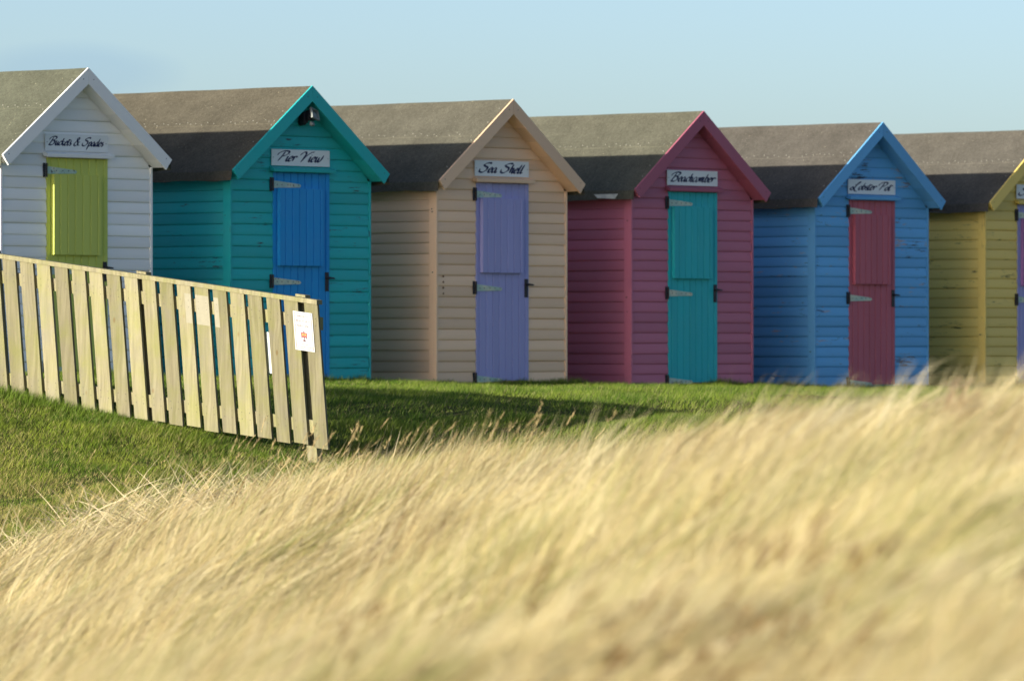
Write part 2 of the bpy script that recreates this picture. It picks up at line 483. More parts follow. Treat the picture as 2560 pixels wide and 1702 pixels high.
# loose dry stalks lying across each other at the far edge, and long leaves rising out of the near sward
x, y = scatter(42, 48.5, 42, .9)
k = (y < dune_edge(x) + .35) & (x < .4); x, y = x[k], y[k]; n = len(x)
marram.add(np.stack([x, y, ground_z(x, y) + rng.uniform(0, .10, n)], 1), rng.uniform(-PI, PI, n) * .75, rng.uniform(.30, .75, n), rng.uniform(.006, .011, n),
           rng.uniform(.7, 1.45, n), rng.uniform(1.0, 1.7, n), np.array([.66, .56, .36]) * rng.uniform(.75, 1.15, (n, 1)), K=4)
x, y = scatter(14, 42, 30, 1.0); n = len(x)
w1_ = vnoise(x + 20, y * .4 + 9, .9) - .5
marram.add(np.stack([x, y, ground_z(x, y)], 1), rng.normal(0.05, .35, n) + w1_, rng.uniform(.35, .62, n), rng.uniform(.006, .010, n),
           np.clip(rng.normal(.85, .2, n) + w1_ * .5, .2, 1.3), rng.uniform(1.1, 1.7, n), np.array([.64, .56, .35]) * rng.uniform(.7, 1.1, (n, 1)), K=4)
# stems with their tips seen against the lawn and the huts, placed where they grow on the crest
def crest(px, Y, L, th, az=0.0, head=True, hw=.012, tint=None):
    px = np.asarray(px, float); Y = np.asarray(Y, float)
    stems((px - 1280) / F_PX * Y, Y, np.asarray(L, float), np.asarray(th, float), np.full(len(px), az), hw=hw, head=head, tint=tint)
def reach(tops, th, Y, hw=.006, head=True, tint=None, n=1, spread=0, sw=.0042):
    """stems whose tips come to the given height above the crest"""
    for (px, py), t, yy in zip(tops, th, Y):
        m = t + .12
        for j in range(n):
            y_ = yy + rng.normal(0, .12); xt = (px + rng.normal(0, spread) - 1280) / F_PX * y_; zt = (853 - py - abs(rng.normal(0, spread * .7))) / F_PX * y_
            zg = float(ground_z(np.array([xt - .2]), np.array([y_]))[0])
            L = max(.15, (zt - zg) / math.cos(m)); xb = xt - L * math.sin(m)
            stems(np.array([xb]), np.array([y_]), np.array([L]), np.array([t]), np.array([0.0]), hw=hw, head=head, tint=tint, sw=sw * rng.uniform(.8, 1.2))
reach([(1003, 1051), (1018, 1066), (1058, 1066), (1103, 1079), (1117, 1098), (960, 1110), (910, 1120), (1165, 1090), (640, 1120), (655, 1150)],
      [.15, .17, .36, .42, .52, .5, .6, .5, .5, .45], [44, 44.3, 43.8, 44.1, 43.7, 44.5, 44.8, 43.4, 45.8, 46], head=False, sw=.012, tint=(.68, .58, .37))
reach([(1102, 1048), (1413, 1022), (1510, 990), (1578, 975), (1320, 1058), (1447, 1066), (1500, 1042), (1540, 1045), (1640, 1015)],
      [.30, .62, .22, .55, .62, .65, .2, .25, .6], [37, 30, 30.5, 30, 30, 29.5, 30.5, 30, 30], head=False, n=4, spread=11, sw=.007, tint=(.58, .51, .31))
reach([(1671, 935), (1700, 972), (1730, 985), (1790, 962), (1832, 945), (1860, 990), (1900, 1000), (1950, 985), (1990, 990)],
      [.75, .8, .85, .75, .8, .9, .85, .85, .9], [29, 29, 28.5, 28, 28, 27.5, 27, 27, 26.5], head=False, n=4, spread=12, sw=.007, tint=(.58, .51, .31))
reach([(2129, 926), (2231, 893), (2283, 884), (2347, 890), (2100, 965), (2180, 950)], [.55, .85, .28, .42, .8, .8], [24.5, 24, 24, 24, 25, 24.5], head=False, n=6, spread=4, sw=.007, tint=(.58, .52, .35))
reach([(2543, 948), (2480, 955), (2420, 962), (2500, 965)], [1.0, 1.05, 1.0, 1.1], [24, 24, 24, 24.5], head=False, n=6, spread=6, sw=.006)
# a dense brown seed plume on the right hand crest
n = 70
px = rng.normal(2285, 24, n); Yc = rng.normal(23.6, .25, n)
stems((px - 1280) / F_PX * Yc, Yc, rng.uniform(.20, .29, n), rng.uniform(.4, .9, n), rng.normal(0, .4, n), tint=(.40, .31, .20), hw=.010)
# dark brown seed heads scattered through the near sward
cxs_ = [(1955, 13.5), (1860, 13), (1625, 13), (1885, 15), (1500, 14), (1400, 14), (760, 15), (1780, 16), (1700, 14), (2440, 13), (1280, 15), (2060, 14.5)]
for (px_, y_) in cxs_:
    n = 7; px = rng.normal(px_ - 40, 16, n); yy = rng.normal(y_, .15, n)
    stems((px - 1280) / F_PX * yy, yy, rng.uniform(.22, .34, n), rng.uniform(.3, .8, n), rng.normal(0, .5, n), tint=(.26, .17, .07), hw=.016)
mo = marram.build('marram_grass', grass_mat('dry_grass', .38))
tag(mo, 'long dry straw coloured dune grass bent over by the wind', 'grass', kind='stuff')

# mown turf between the dune and the huts
lawn = Blades()
def turf(n, x0, x1, y0, y1, K, L0, L1, w0, w1):
    x = rng.uniform(x0, x1, n); y = rng.uniform(y0, y1, n)
    # stop at the front of the hut row
    v = -(x - T0[0]) * SA + (y - T0[1]) * CA
    k = (v < -.02) & in_view(x, y, 1.3) & (y > dune_edge(x) - 1.4)
    x, y = x[k], y[k]; n = len(x)
    cl = vnoise(x, y * .6, .28) * .5 + vnoise(x + 9, y * .5 + 4, .8) * .5
    cl = np.clip((cl - .5) * 1.7 + .5, 0, 1)
    L = rng.uniform(L0, L1, n) * (.40 + cl * 1.25)
    z = ground_z(x, y) - .004
    g1 = np.array([.095, .175, .014]); g2 = np.array([.22, .295, .034]); dry = np.array([.35, .33, .13]); dk = np.array([.035, .07, .009])
    a = np.clip((vnoise(x + 40, y * .6, .42) * .6 + vnoise(x + 4, y * .5, .17) * .4 - .5) * 2.2 + .45, 0, 1)[:, None]
    col = g1 * (1 - a) + g2 * a
    r = rng.random(n)
    pd = .10 + .38 * np.clip((53.2 - y) / 5, 0, 1) * np.clip((vnoise(x + 70, y * .6, .38) - .38) * 4, 0, 1)
    col = np.where((r < pd)[:, None], dry, col); col = np.where((r > .80)[:, None], dk, col)
    col = col * rng.uniform(.8, 1.2, (n, 1))
    col = col * (1 + np.clip((55 - y) / 6, 0, 1)[:, None] * np.array([.28, .12, .1]))
    lawn.add(np.stack([x, y, z], 1), rng.normal(.3, 1.3, n), L, rng.uniform(w0, w1, n), rng.uniform(.05, .8, n), rng.uniform(.5, 1.3, n), col, K=K)
turf(620000, -6.6, 2.9, 41.0, 55.5, 2, .03, .085, .0025, .0048)
turf(680000, -6.6, 9.9, 54.5, 74, 1, .03, .075, .003, .006)
# rough tufts against the foot of the fence and the huts
n = 9000
s = rng.uniform(-.5, 5.2, n); x = -1.70 - s * .9; y = 51.97 + s * .436 + rng.normal(-.05, .14, n)
lawn.add(np.stack([x, y, ground_z(x, y)], 1), rng.normal(.3, 1, n), rng.uniform(.05, .14, n) * np.clip(.10 + s * .3, .1, 1.1), rng.uniform(.003, .005, n),
         rng.uniform(.0, .6, n), rng.uniform(.3, 1.2, n), np.array([.13, .20, .022]) * rng.uniform(.7, 1.5, (n, 1)), K=2)
n = 26000
t = rng.uniform(-1.2, 18, n); o = rng.uniform(.01, .20, n); x = T0[0] + t * CA + o * SA; y = T0[1] + t * SA - o * CA
hh = np.clip(vnoise(t * 1.0 + 3, t * 0 + 2, .35) * .6 + vnoise(t + 60, t * 0, .11) * .5, .15, 1)
lawn.add(np.stack([x, y, ground_z(x, y)], 1), rng.normal(.3, 1.5, n), rng.uniform(.05, .17, n) * hh, rng.uniform(.003, .006, n),
         rng.uniform(.0, .5, n), rng.uniform(.3, 1.0, n), np.array([.17, .24, .03]) * rng.uniform(.6, 1.4, (n, 1)), K=2)
lo = lawn.build('lawn_grass', grass_mat('green_grass', .35))
tag(lo, 'short green turf on the bank below the row of huts', 'grass', kind='stuff')

# ------------------------------------------------------------------ script lettering (drawn pen strokes)
def crom(pts, n=8):
    P = [Vector((*p, 0)) for p in pts]
    if len(P) == 2: return [P[0].lerp(P[1], i / n) for i in range(n + 1)]
    P = [P[0] * 2 - P[1]] + P + [P[-1] * 2 - P[-2]]
    out = []
    for i in range(1, len(P) - 2):
        p0, p1, p2, p3 = P[i - 1:i + 3]
        for k in range(n):
            t = k / n
            out.append(.5 * ((2 * p1) + (p2 - p0) * t + (2 * p0 - 5 * p1 + 4 * p2 - p3) * t * t + (3 * p1 - p0 - 3 * p2 + p3) * t ** 3))
    out.append(P[-2]); return out
G = {
 'u': (.92, [[(.0, .85), (.12, 1), (.12, .25), (.28, 0), (.5, .3), (.62, 1)], [(.62, 1), (.60, .2), (.76, .0), (.95, .25)]]),
 'a': (.90, [[(.62, .85), (.38, 1), (.06, .6), (.05, .2), (.25, 0), (.5, .35), (.64, 1)], [(.64, 1), (.60, .2), (.76, 0), (.92, .25)]]),
 'c': (.66, [[(.58, .8), (.42, 1), (.10, .65), (.06, .25), (.28, 0), (.68, .3)]]),
 'e': (.66, [[(.08, .42), (.45, .6), (.5, .92), (.3, 1), (.06, .6), (.08, .15), (.32, 0), (.70, .3)]]),
 'k': (.78, [[(.22, 2.0), (.12, 1.2), (.10, 0)], [(.60, 1.0), (.34, .85), (.14, .5)], [(.22, .58), (.45, .15), (.62, 0), (.80, .2)]]),
 't': (.55, [[(.22, 1.75), (.14, .3), (.28, 0), (.52, .25)], [(-.02, 1.28), (.3, 1.38), (.75, 1.42)]]),
 's': (.48, [[(.45, .95), (.25, .98), (.15, .72), (.42, .35), (.33, .03), (.02, .10)]]),
 'i': (.44, [[(.05, .85), (.14, 1), (.12, .25), (.26, 0), (.46, .25)], [(.18, 1.45), (.24, 1.58)]]),
 'r': (.62, [[(.02, .85), (.14, 1), (.10, .05)], [(.12, .5), (.30, .96), (.50, 1.0), (.58, .82)]]),
 'w': (1.1, [[(.0, .85), (.12, 1), (.12, .25), (.28, 0), (.48, .4), (.55, 1)], [(.55, 1), (.56, .2), (.74, 0), (1.0, .5), (1.12, 1.5)]]),
 'h': (.80, [[(.24, 2.1), (.14, 1.2), (.10, 0)], [(.12, .5), (.35, 1), (.52, .85), (.48, .2), (.62, 0), (.82, .25)]]),
 'l': (.46, [[(.24, 2.1), (.13, 1.2), (.10, .25), (.24, 0), (.46, .25)]]),
 'm': (1.12, [[(.02, .85), (.10, 1), (.06, 0)], [(.08, .5), (.28, 1), (.42, .85), (.38, 0)], [(.40, .5), (.60, 1), (.75, .85), (.72, .2), (.86, 0), (1.1, .25)]]),
 'b': (.74, [[(.24, 2.1), (.12, 1.2), (.08, .3), (.26, 0), (.55, .3), (.55, .8), (.36, 1), (.18, .75)], [(.5, .85), (.78, .8)]]),
 'o': (.72, [[(.36, 1), (.08, .65), (.06, .2), (.28, 0), (.56, .35), (.55, .85), (.34, 1)], [(.5, .85), (.76, .8)]]),
 'p': (.80, [[(.10, 1), (.08, .2), (-.06, -1.0)], [(.12, .5), (.35, 1), (.58, .8), (.52, .2), (.28, 0), (.10, .15)], [(.5, .1), (.8, .25)]]),
 'd': (.90, [[(.60, .85), (.38, 1), (.06, .6), (.05, .2), (.25, 0), (.5, .35), (.62, .9)], [(.80, 2.1), (.66, 1.1), (.60, .2), (.76, 0), (.92, .25)]]),
 'B': (1.45, [[(.55, 2.15), (.35, 1.1), (.05, .15), (-.10, .1)], [(-.35, 1.35), (-.15, 1.95), (.45, 2.4), (1.15, 2.35), (1.30, 1.9), (.95, 1.4), (.45, 1.2)], [(.45, 1.2), (1.05, 1.05), (1.15, .5), (.75, .02), (.25, .0), (.02, .25)]]),
 'P': (1.25, [[(.60, 2.2), (.40, 1.1), (.05, .0)], [(-.45, 1.25), (-.30, 1.85), (.35, 2.4), (1.15, 2.35), (1.25, 1.8), (.80, 1.15), (.32, 1.05)]]),
 'S': (1.45, [[(1.45, 2.05), (1.30, 2.38), (.75, 2.25), (.35, 1.85), (.55, 1.45), (1.05, 1.1), (1.05, .5), (.55, .0), (.0, .15), (-.12, .75)], [(1.38, 2.05), (1.30, 2.32), (.95, 2.30)]]),
 'V': (1.35, [[(-.35, 1.35), (-.15, 1.95), (.25, 2.3), (.52, 1.9), (.45, .9), (.20, -.15)], [(.20, -.15), (.65, 1.1), (1.25, 2.1), (1.75, 2.4)]]),
 'L': (1.35, [[(.30, 1.5), (.55, 1.35), (1.00, 1.8), (1.15, 2.3), (.90, 2.2), (.60, 1.2), (.25, .1), (-.20, -.05), (-.38, .35), (-.10, .7), (.25, .35), (.70, -.30), (1.20, -.45)]]),
 '&': (1.45, [[(1.35, .95), (1.05, .85), (.75, .15), (.30, -.02), (.02, .35), (.30, .95), (.75, 1.45), (.85, 2.1), (.60, 2.2), (.45, 1.7), (.75, .9), (1.05, .15), (1.45, .1)]]),
 ' ': (.75, []),
}
def lettering(text, u0, u1, zbase, h, v, mat, parent, shear=.38, bold=1.0):
    """h = x-height; the words are set between u0 and u1, one mesh for each word"""
    words = [[]]; x = 0
    for ch in text:
        adv, st = G[ch]
        if ch == ' ': words.append([])
        for q in st:
            q = [(a, b_ if b_ < 1 else 1 + (b_ - 1) * .80) for a, b_ in q]
            words[-1].append([(x + a + shear * b_, b_) for a, b_ in q])
        x += adv
    xs = [p[0] for w in words for q in w for p in q]
    lo, hi = min(xs), max(xs); sx = (u1 - u0) / (hi - lo)
    nib = R(35)
    for wd in words:
        mb = MB()
        for si, q in enumerate(wd):
            c = crom(q, 7); L = []; Rr = []
            for i, p in enumerate(c):
                d = (c[min(i + 1, len(c) - 1)] - c[max(i - 1, 0)])
                if d.length < 1e-6: d = Vector((1, 0, 0))
                d.normalize(); ang = math.atan2(d.y, d.x)
                t = i / (len(c) - 1); tp = min(1, .45 + 4 * min(t, 1 - t))
                w = (.11 + .27 * abs(math.sin(ang - nib)) ** 1.2) * tp * bold * .5
                nrm = Vector((-d.y, d.x, 0))
                L.append(p + nrm * w); Rr.append(p - nrm * w)
            for i in range(len(c) - 1):
                # consecutive pieces sit a hair apart so crossing strokes never share a plane
                dv = .0004 * ((i % 3) + 1) + .0003 * (si % 4)
                quad = [L[i], L[i + 1], Rr[i + 1], Rr[i]]
                mb.poly([(u0 + (a.x - lo) * sx, v - dv, zbase + a.y * h) for a in quad])
        mb.build('lettering', mat, parent)

M_black = simple('black_iron', (.018, .016, .022), .45)
M_ink = simple('navy_ink', (.012, .014, .075), .5, namt=.0)
M_signwhite = simple('sign_white', (.84, .86, .85), .35, nscale=6, namt=.06)
M_screw = simple('screw', (.25, .25, .25), .4, .6)
M_nail = simple('felt_nail', (.38, .37, .32), .4, .1)
M_alu = simple('grey_alloy', (.26, .28, .27), .6, .1)
M_glassdark = simple('lamp_glass', (.16, .17, .15), .12, 0, .6, nscale=9, namt=.5)
M_inside = simple('bare_timber', (.25, .2, .14), .8)

# ------------------------------------------------------------------ a beach hut
W2 = 1.05; DEP = 2.9; HR = 3.099; HW = 1.1745; TZ = 2.193
SL = (HR - TZ) / HW                     # roof slope
OV = .17
BH = .1163                              # board pitch
PROF = [(0, .0095), (.02, .0155), (.07, .0195), (.20, .0212), (.45, .0195), (.70, .0155), (.88, .0115), (1.0, .0085), (1.02, -.004), (0, -.004)]

def hut(i, label, wallc, doorc, text, tx, strapseed, doortext=None, peel=0.0, doorpeel=0.0, feltt=(0.167, 0.154, 0.107), trimc=None, relief=.010, peel_cols=((.22, .2, .18), (.5, .3, .22)), dirt=.22, seedoff=0, partial=False, shutterc=None, swell=0):
    rnd = random.Random(50 + i)
    x, y, z = HUTP[i]
    root = empty('beach_hut', (x, y, z), A)
    tag(root, label, 'beach hut', 'painted wooden beach huts standing in a row')
    s = i * 7.3
    mw = paint('wall_paint', wallc, seed=s, peel=peel, peel_cols=peel_cols, dirt=dirt)
    mtrim = paint('trim_paint', trimc or wallc, (2, 2, 8), seed=s + 1, dirt=dirt * .6)
    mvert = paint('post_paint', wallc, (30, 30, 2), seed=s + 2, dirt=dirt, peel=peel * .5, peel_cols=peel_cols)
    md = paint('door_paint', doorc, (26, 26, 1.6), seed=s + 3, dirt=.2, peel=doorpeel, varamt=.10)
    mf = felt('roof_felt', s, feltt)
    ms = strap_metal('hinge_paint', s)
    under = lambda u: HR - .158 - abs(u) * SL          # underside of the roof deck
    # --- front wall
    mb = MB(); nb = int(math.ceil(HR / BH)); F = .0
    top_lim = lambda zz: min(W2 - .025, (HR - .158 - zz) / SL)
    for k in range(nb):
        z0 = k * BH + .01; z1 = z0 + BH
        if z0 > HR - .19: break
        ulim0 = top_lim(z0); ulim1 = top_lim(min(z1, HR - .162))
        spans = []
        if z0 < 2.19 - .02: spans = [(-1, -.424), (.424, 1)]
        else: spans = [(-1, 1)]
        tilt = rnd.uniform(-.0015, .0015); rv = rnd.random()
        for (a, c) in spans:
            rv2 = (rv + rnd.uniform(-.3, .3)) % 1
            def uu(side, f):
                lim = ulim0 + (ulim1 - ulim0) * min(f, 1)
                return side * max(lim, .001) if abs(side) == 1 else side
            dz = rnd.uniform(-.002, .002); dj = rnd.uniform(-.0025, .0025)
            fn = lambda p, sd, dd: (uu(sd, p[0]), -(p[1] + dj) - F, z0 + p[0] * BH + dz + dd)
            mb.extrude(PROF, lambda p: fn(p, a, -tilt), lambda p: fn(p, c, tilt), 0, rv2)
    # plain backing so no gap shows between boards
    zt = HR - .165
    pts = [(-W2 + .03, 0), (W2 - .03, 0), (W2 - .03, under(W2 - .03)), (0, zt), (-W2 + .03, under(W2 - .03))]
    mb.extrude(pts, lambda p: (p[0], .001, p[1]), lambda p: (p[0], .03, p[1]))
    mb.build('front_wall', mw, root)
    # --- side walls
    for sd in (-1, 1):
        mb = MB()
        for k in range(nb):
            z0 = k * BH + .01
            if z0 > under(W2) - .03: break
            # the visible side has some boards that end in two lengths
            cuts = [.085, DEP - .085]
            rv = rnd.random(); dj = rnd.uniform(-.0025, .0025); dz = rnd.uniform(-.002, .002)
            zf = min(1.02, (under(W2) - .004 - z0) / BH)
            pr = [(min(p[0], zf), p[1]) for p in PROF]
            mb.extrude(pr, lambda p: (sd * (W2 - .025 + p[1] + dj), cuts[0], z0 + p[0] * BH + dz),
                       lambda p: (sd * (W2 - .025 + p[1] + dj), cuts[1], z0 + p[0] * BH + dz), 0, rv)
        mb.box(min(sd * (W2 - .05), sd * (W2 - .026)), max(sd * (W2 - .05), sd * (W2 - .026)), .031, DEP - .03, 0, under(W2) - .005)
        mb.build('side_wall', mw, root)
        for (v0, v1) in ((-.026, .083), (DEP - .083, DEP + .02)):
            mb = MB()
            a, c = sorted((sd * (W2 - .0235), sd * (W2 + .006)))
            mb.box(a, c, v0, v1, .0, under(W2 + .01) - .002, 0, rnd.random())
            for kk in range(3):
                if sd == -1 and v0 < 0:
                    zk = rnd.uniform(.3, 1.9)
                    mb.cyl((sd * (W2 + .006), .02 + rnd.uniform(0, .04), zk), (sd * (W2 + .0075), .02 + rnd.uniform(0, .04), zk), .006, n=7, m=1)
            mb.build('corner_board', [mvert, M_black], root, bevel=.003)
    mb = MB()
    pts = [(-W2 + .03, 0), (W2 - .03, 0), (W2 - .03, under(W2 - .03)), (0, zt), (-W2 + .03, under(W2 - .03))]
    mb.extrude(pts, lambda p: (p[0], DEP - .03, p[1]), lambda p: (p[0], DEP, p[1]))
    mb.build('back_wall', mw, root)
    mb = MB(); mb.box(-W2 + .06, W2 - .06, .04, DEP - .04, -.06, .0); mb.build('floor', M_inside, root)
    # --- roof: felt laid over a timber deck, turned down at the eaves
    mb = MB(); nseg = 26; V0 = -OV + .004; V1 = DEP + .12
    ths = .014
    def sag(u, v): return -.004 - .004 * math.sin(v * 2.1 + i) * abs(u) - .0015 * math.sin(v * 5 + i * 2 + u * 3)
    us = [0, .25, .515, .525, .7, .9, HW - .02, HW]
    for sd in (-1, 1):
        for j in range(nseg):
            va = V0 + (V1 - V0) * j / nseg; vb = V0 + (V1 - V0) * (j + 1) / nseg
            for q in range(len(us) - 1):
                ua, ub = us[q], us[q + 1]
                # upper sheet laps over the lower one by the thickness of the felt
                la = .005 if ua < .52 else 0; lb = .005 if ub < .52 else 0
                P = lambda u, v, l: (sd * u, v, HR - .004 - u * SL + sag(u, v) + l)
                mb.poly([P(ua, va, la), P(ub, va, lb), P(ub, vb, lb), P(ua, vb, la)])
            # drip: a flap folded down over the eaves with an uneven hem
            hem = lambda v: TZ - .108 - .006 * math.sin(v * 7 + i) - .004 * math.sin(v * 17)
            bul = lambda v: .006 + .006 * math.sin(v * 4.3 + i * 2)
            e = lambda v: HR - .004 - HW * SL + sag(HW, v)
            mb.poly([(sd * HW, va, e(va)), (sd * (HW + .004 + bul(va)), va, hem(va)), (sd * (HW + .004 + bul(vb)), vb, hem(vb)), (sd * HW, vb, e(vb))])
            mb.poly([(sd * (HW + .004 + bul(va)), va, hem(va)), (sd * (HW - .002 + bul(va)), va, hem(va)), (sd * (HW - .006), va, TZ - .02), (sd * (HW - .006), vb, TZ - .02), (sd * (HW - .002 + bul(vb)), vb, hem(vb)), (sd * (HW + .004 + bul(vb)), vb, hem(vb))])
        # felt nails along the lap, near the ridge and down the verge
        for q in range(38):
            v = V0 + .06 + q * .083 + rnd.uniform(-.022, .022)
            if rnd.random() < .2: continue
            u = .475 + .022 * (q % 2) + rnd.uniform(-.012, .012)
            zz = HR - .004 - u * SL + sag(u, v) + .003
            if v < V1: mb.cyl((sd * u, v, zz), (sd * (u + .003), v, zz + .004), .0062, .005, n=6, m=1)
        for q in range(5):
            u = .12 + q * .22 + rnd.uniform(-.04, .04); v = V0 + .05 + rnd.uniform(0, .03)
            zz = HR - .004 - u * SL + sag(u, v) + .003
            mb.cyl((sd * u, v, zz), (sd * (u + .003), v, zz + .005), .006, .005, n=6, m=1)
    # ridge cap
    for j in range(nseg):
        va = V0 + (V1 - V0) * j / nseg; vb = V0 + (V1 - V0) * (j + 1) / nseg
        for sd in (-1, 1):
            mb.poly([(0, va, HR + .006 + sag(0, va)), (sd * .13, va, HR + .004 - .13 * SL + sag(.13, va)), (sd * .13, vb, HR + .004 - .13 * SL + sag(.13, vb)), (0, vb, HR + .006 + sag(0, vb))])
    rf = mb.build('roof', [mf, M_nail], root)
    if i == 3:   # a torn pale strip at the eaves of the maroon hut
        mb = MB(); mb.hexa([(-HW - .020, .10, TZ - .10), (-HW - .020, .36, TZ - .088), (-HW - .016, .36, TZ - .088), (-HW - .016, .10, TZ - .10),
                            (-HW - .012, .06, TZ - .045), (-HW - .012, .42, TZ - .045), (-HW - .008, .42, TZ - .045), (-HW - .008, .06, TZ - .045)])
        mb.build('torn_strip', simple('torn_strip', (.75, .74, .62), .8, nscale=14, namt=.6), rf)
    # soffit boards under the slopes (their front ends carry the bargeboards)
    for sd in (-1, 1):
        mb = MB()
        for q in range(6):
            a = HW * q / 6 + (.001 if q else .0); c = HW * (q + 1) / 6 - .003
            if q == 5: c = HW - .012
            f = lambda u, d: HR - .020 - u * SL - d * (.135 / .024)
            cb = c - (.088 if q == 5 else 0)      # the last piece is cut back like the bargeboard
            mb.hexa([(sd * a, -OV + .002, f(a, .024)), (sd * cb, -OV + .002, f(cb, .024)), (sd * cb, -.001, f(cb, .024)), (sd * a, -.001, f(a, .024)),
                     (sd * a, -OV + .002, f(a, 0)), (sd * c, -OV + .002, f(c, 0)), (sd * c, -.001, f(c, 0)), (sd * a, -.001, f(a, 0))], 0, rnd.random())
        mb.hexa([(sd * .002, 0, HR - .044), (sd * (HW - .014), 0, HR - .044 - HW * SL), (sd * (HW - .014), DEP + .1, HR - .044 - HW * SL), (sd * .002, DEP + .1, HR - .044),
                 (sd * .002, 0, HR - .022), (sd * (HW - .014), 0, HR - .022 - HW * SL), (sd * (HW - .014), DEP + .1, HR - .022 - HW * SL), (sd * .002, DEP + .1, HR - .022)], 0, .5)
        mb.build('soffit', mtrim, root)
    # --- bargeboards
    ca, sa = math.cos(math.atan(SL)), math.sin(math.atan(SL))
    for sd in (-1, 1):
        mb = MB(); w = .131
        g = .0012
        pts = [(g, HR), (HW, TZ), (HW - w * sa, TZ - w * ca), (g, HR - w / ca)]
        mb.extrude(pts, lambda p: (sd * p[0], -OV - .020, p[1] + .004), lambda p: (sd * p[0], -OV + .0, p[1] + .004), 0, rnd.random())
        for (t, o) in ((.06, .06), (.93, .05), (.96, .09)):
            cx_, cz_ = HW * t, HR - (HR - TZ) * t - o
            mb.cyl((sd * cx_, -OV - .0215, cz_), (sd * cx_, -OV - .018, cz_), .006, n=7, m=1)
        mb.build('bargeboard', [mtrim, M_black], root, bevel=.003)
    # --- hood over the door
    mb = MB()
    pr = [(-.02, 2.205), (-.092, 2.192), (-.095, 2.226), (-.045, 2.246), (-.02, 2.250)]
    mb.extrude(pr, lambda p: (-.475, p[0], p[1]), lambda p: (.455, p[0], p[1]))
    mb.build('hood_board', mtrim, root, bevel=.002)
    # --- door
    zd0, zd1 = .035, 2.187
    mb = MB(); pw = .1046; g = .009
    def planks(mb, u0, u1, zb, zt_, vb, vf, off):
        """tongue and groove boards: faces at vf, grooves back towards vb"""
        edges = [u0]; e = u0 + off
        while e < u1 - .02: edges.append(e); e += pw
        edges.append(u1)
        for a, c in zip(edges[:-1], edges[1:]):
            r_ = rnd.random(); la = 0 if a == u0 else g; lc = 0 if c == u1 else g
            d = relief
            pr = [(a, vb), (a, vf + (d if la else 0)), (a + la, vf), (c - lc, vf), (c, vf + (d if lc else 0)), (c, vb)]
            mb.extrude(pr, lambda p: (p[0], p[1], zb), lambda p: (p[0], p[1], zt_), 0, r_)
    planks(mb, -.421, .421, zd0, zd1, .0, -.024, .055)
    door = mb.build('door', md, root)
    mb = MB()
    planks(mb, -.362, .290, 1.209, 2.020, -.026, -.068, .083)
    msh = md if shutterc is None else paint('shutter_paint', shutterc, (26, 26, 1.6), seed=s + 3, dirt=.2)
    mb.build('shutter', msh, door, bevel=0)
    for zc in (2.062, 1.045, .052):
        mb = MB()
        # butt plate on the wall beside the door
        mb.box(-.474, -.448, -.029, -.020, zc - .072, zc + .072, 2)
        mb.cyl((-.434, -.034, zc - .07), (-.434, -.034, zc + .07), .010, n=10, m=0)
        for dz in (-.055, .05): mb.cyl((-.464, -.031, zc + dz), (-.464, -.028, zc + dz), .006, n=8, m=0)
        h0, h1 = .038, .017
        vf = -.0765 if zc < 1.5 and zc > 1.2 else -.030
        pr = [(-.424, zc - h0), (-.03, zc - h1 - .012), (-.012, zc - .012), (-.03, zc + h1 - .012), (-.40, zc + h0), (-.424, zc + h0)]
        mb.extrude(pr, lambda p: (p[0], -.031, p[1]), lambda p: (p[0], -.025, p[1]), 1)
        for uu_ in (-.37, -.30, -.21, -.13, -.05):
            mb.cyl((uu_, -.034, zc - .004), (uu_, -.030, zc - .004), .0055, n=8, m=0)
        mb.build('hinge', [M_black, ms, M_black], door)
    mb = MB()
    mb.box(.352, .404, -.034, -.0245, .945, 1.145, 0)
    mb.cyl((.378, -.030, 1.085), (.378, -.072, 1.085), .013, n=12)
    mb.cyl((.345, -.070, 1.086), (.378, -.070, 1.086), .011, .012, n=10)
    mb.cyl((.378, -.070, 1.086), (.458, -.066, 1.080), .012, .008, n=10)
    mb.cyl((.378, -.038, .995), (.378, -.032, .995), .012, n=12)
    mb.build('handle', M_black, door, bevel=.002)
    # --- name board
    mb = MB(); mb.box(-.458, .412, -.037, -.029, 2.2589, 2.430, 0)
    for uu_ in (-.432, .386):
        mb.cyl((uu_, -.0385, 2.345), (uu_, -.036, 2.345), .0055, n=8, m=1)
    if i == 5: mb.cyl((-.432, -.0385, 2.385), (-.432, -.036, 2.385), .0055, n=8, m=1)
    msg = M_signwhite
    sg = mb.build('name_board', [msg, M_screw], root, bevel=.0015)
    if text: lettering(text, tx[0], tx[1], 2.2589 + tx[2], tx[3], -.0375, M_ink, sg, bold=tx[4] if len(tx) > 4 else 1.0)
    if i in (1, 2):   # dark knots and splits in a few boards
        pass
    return root

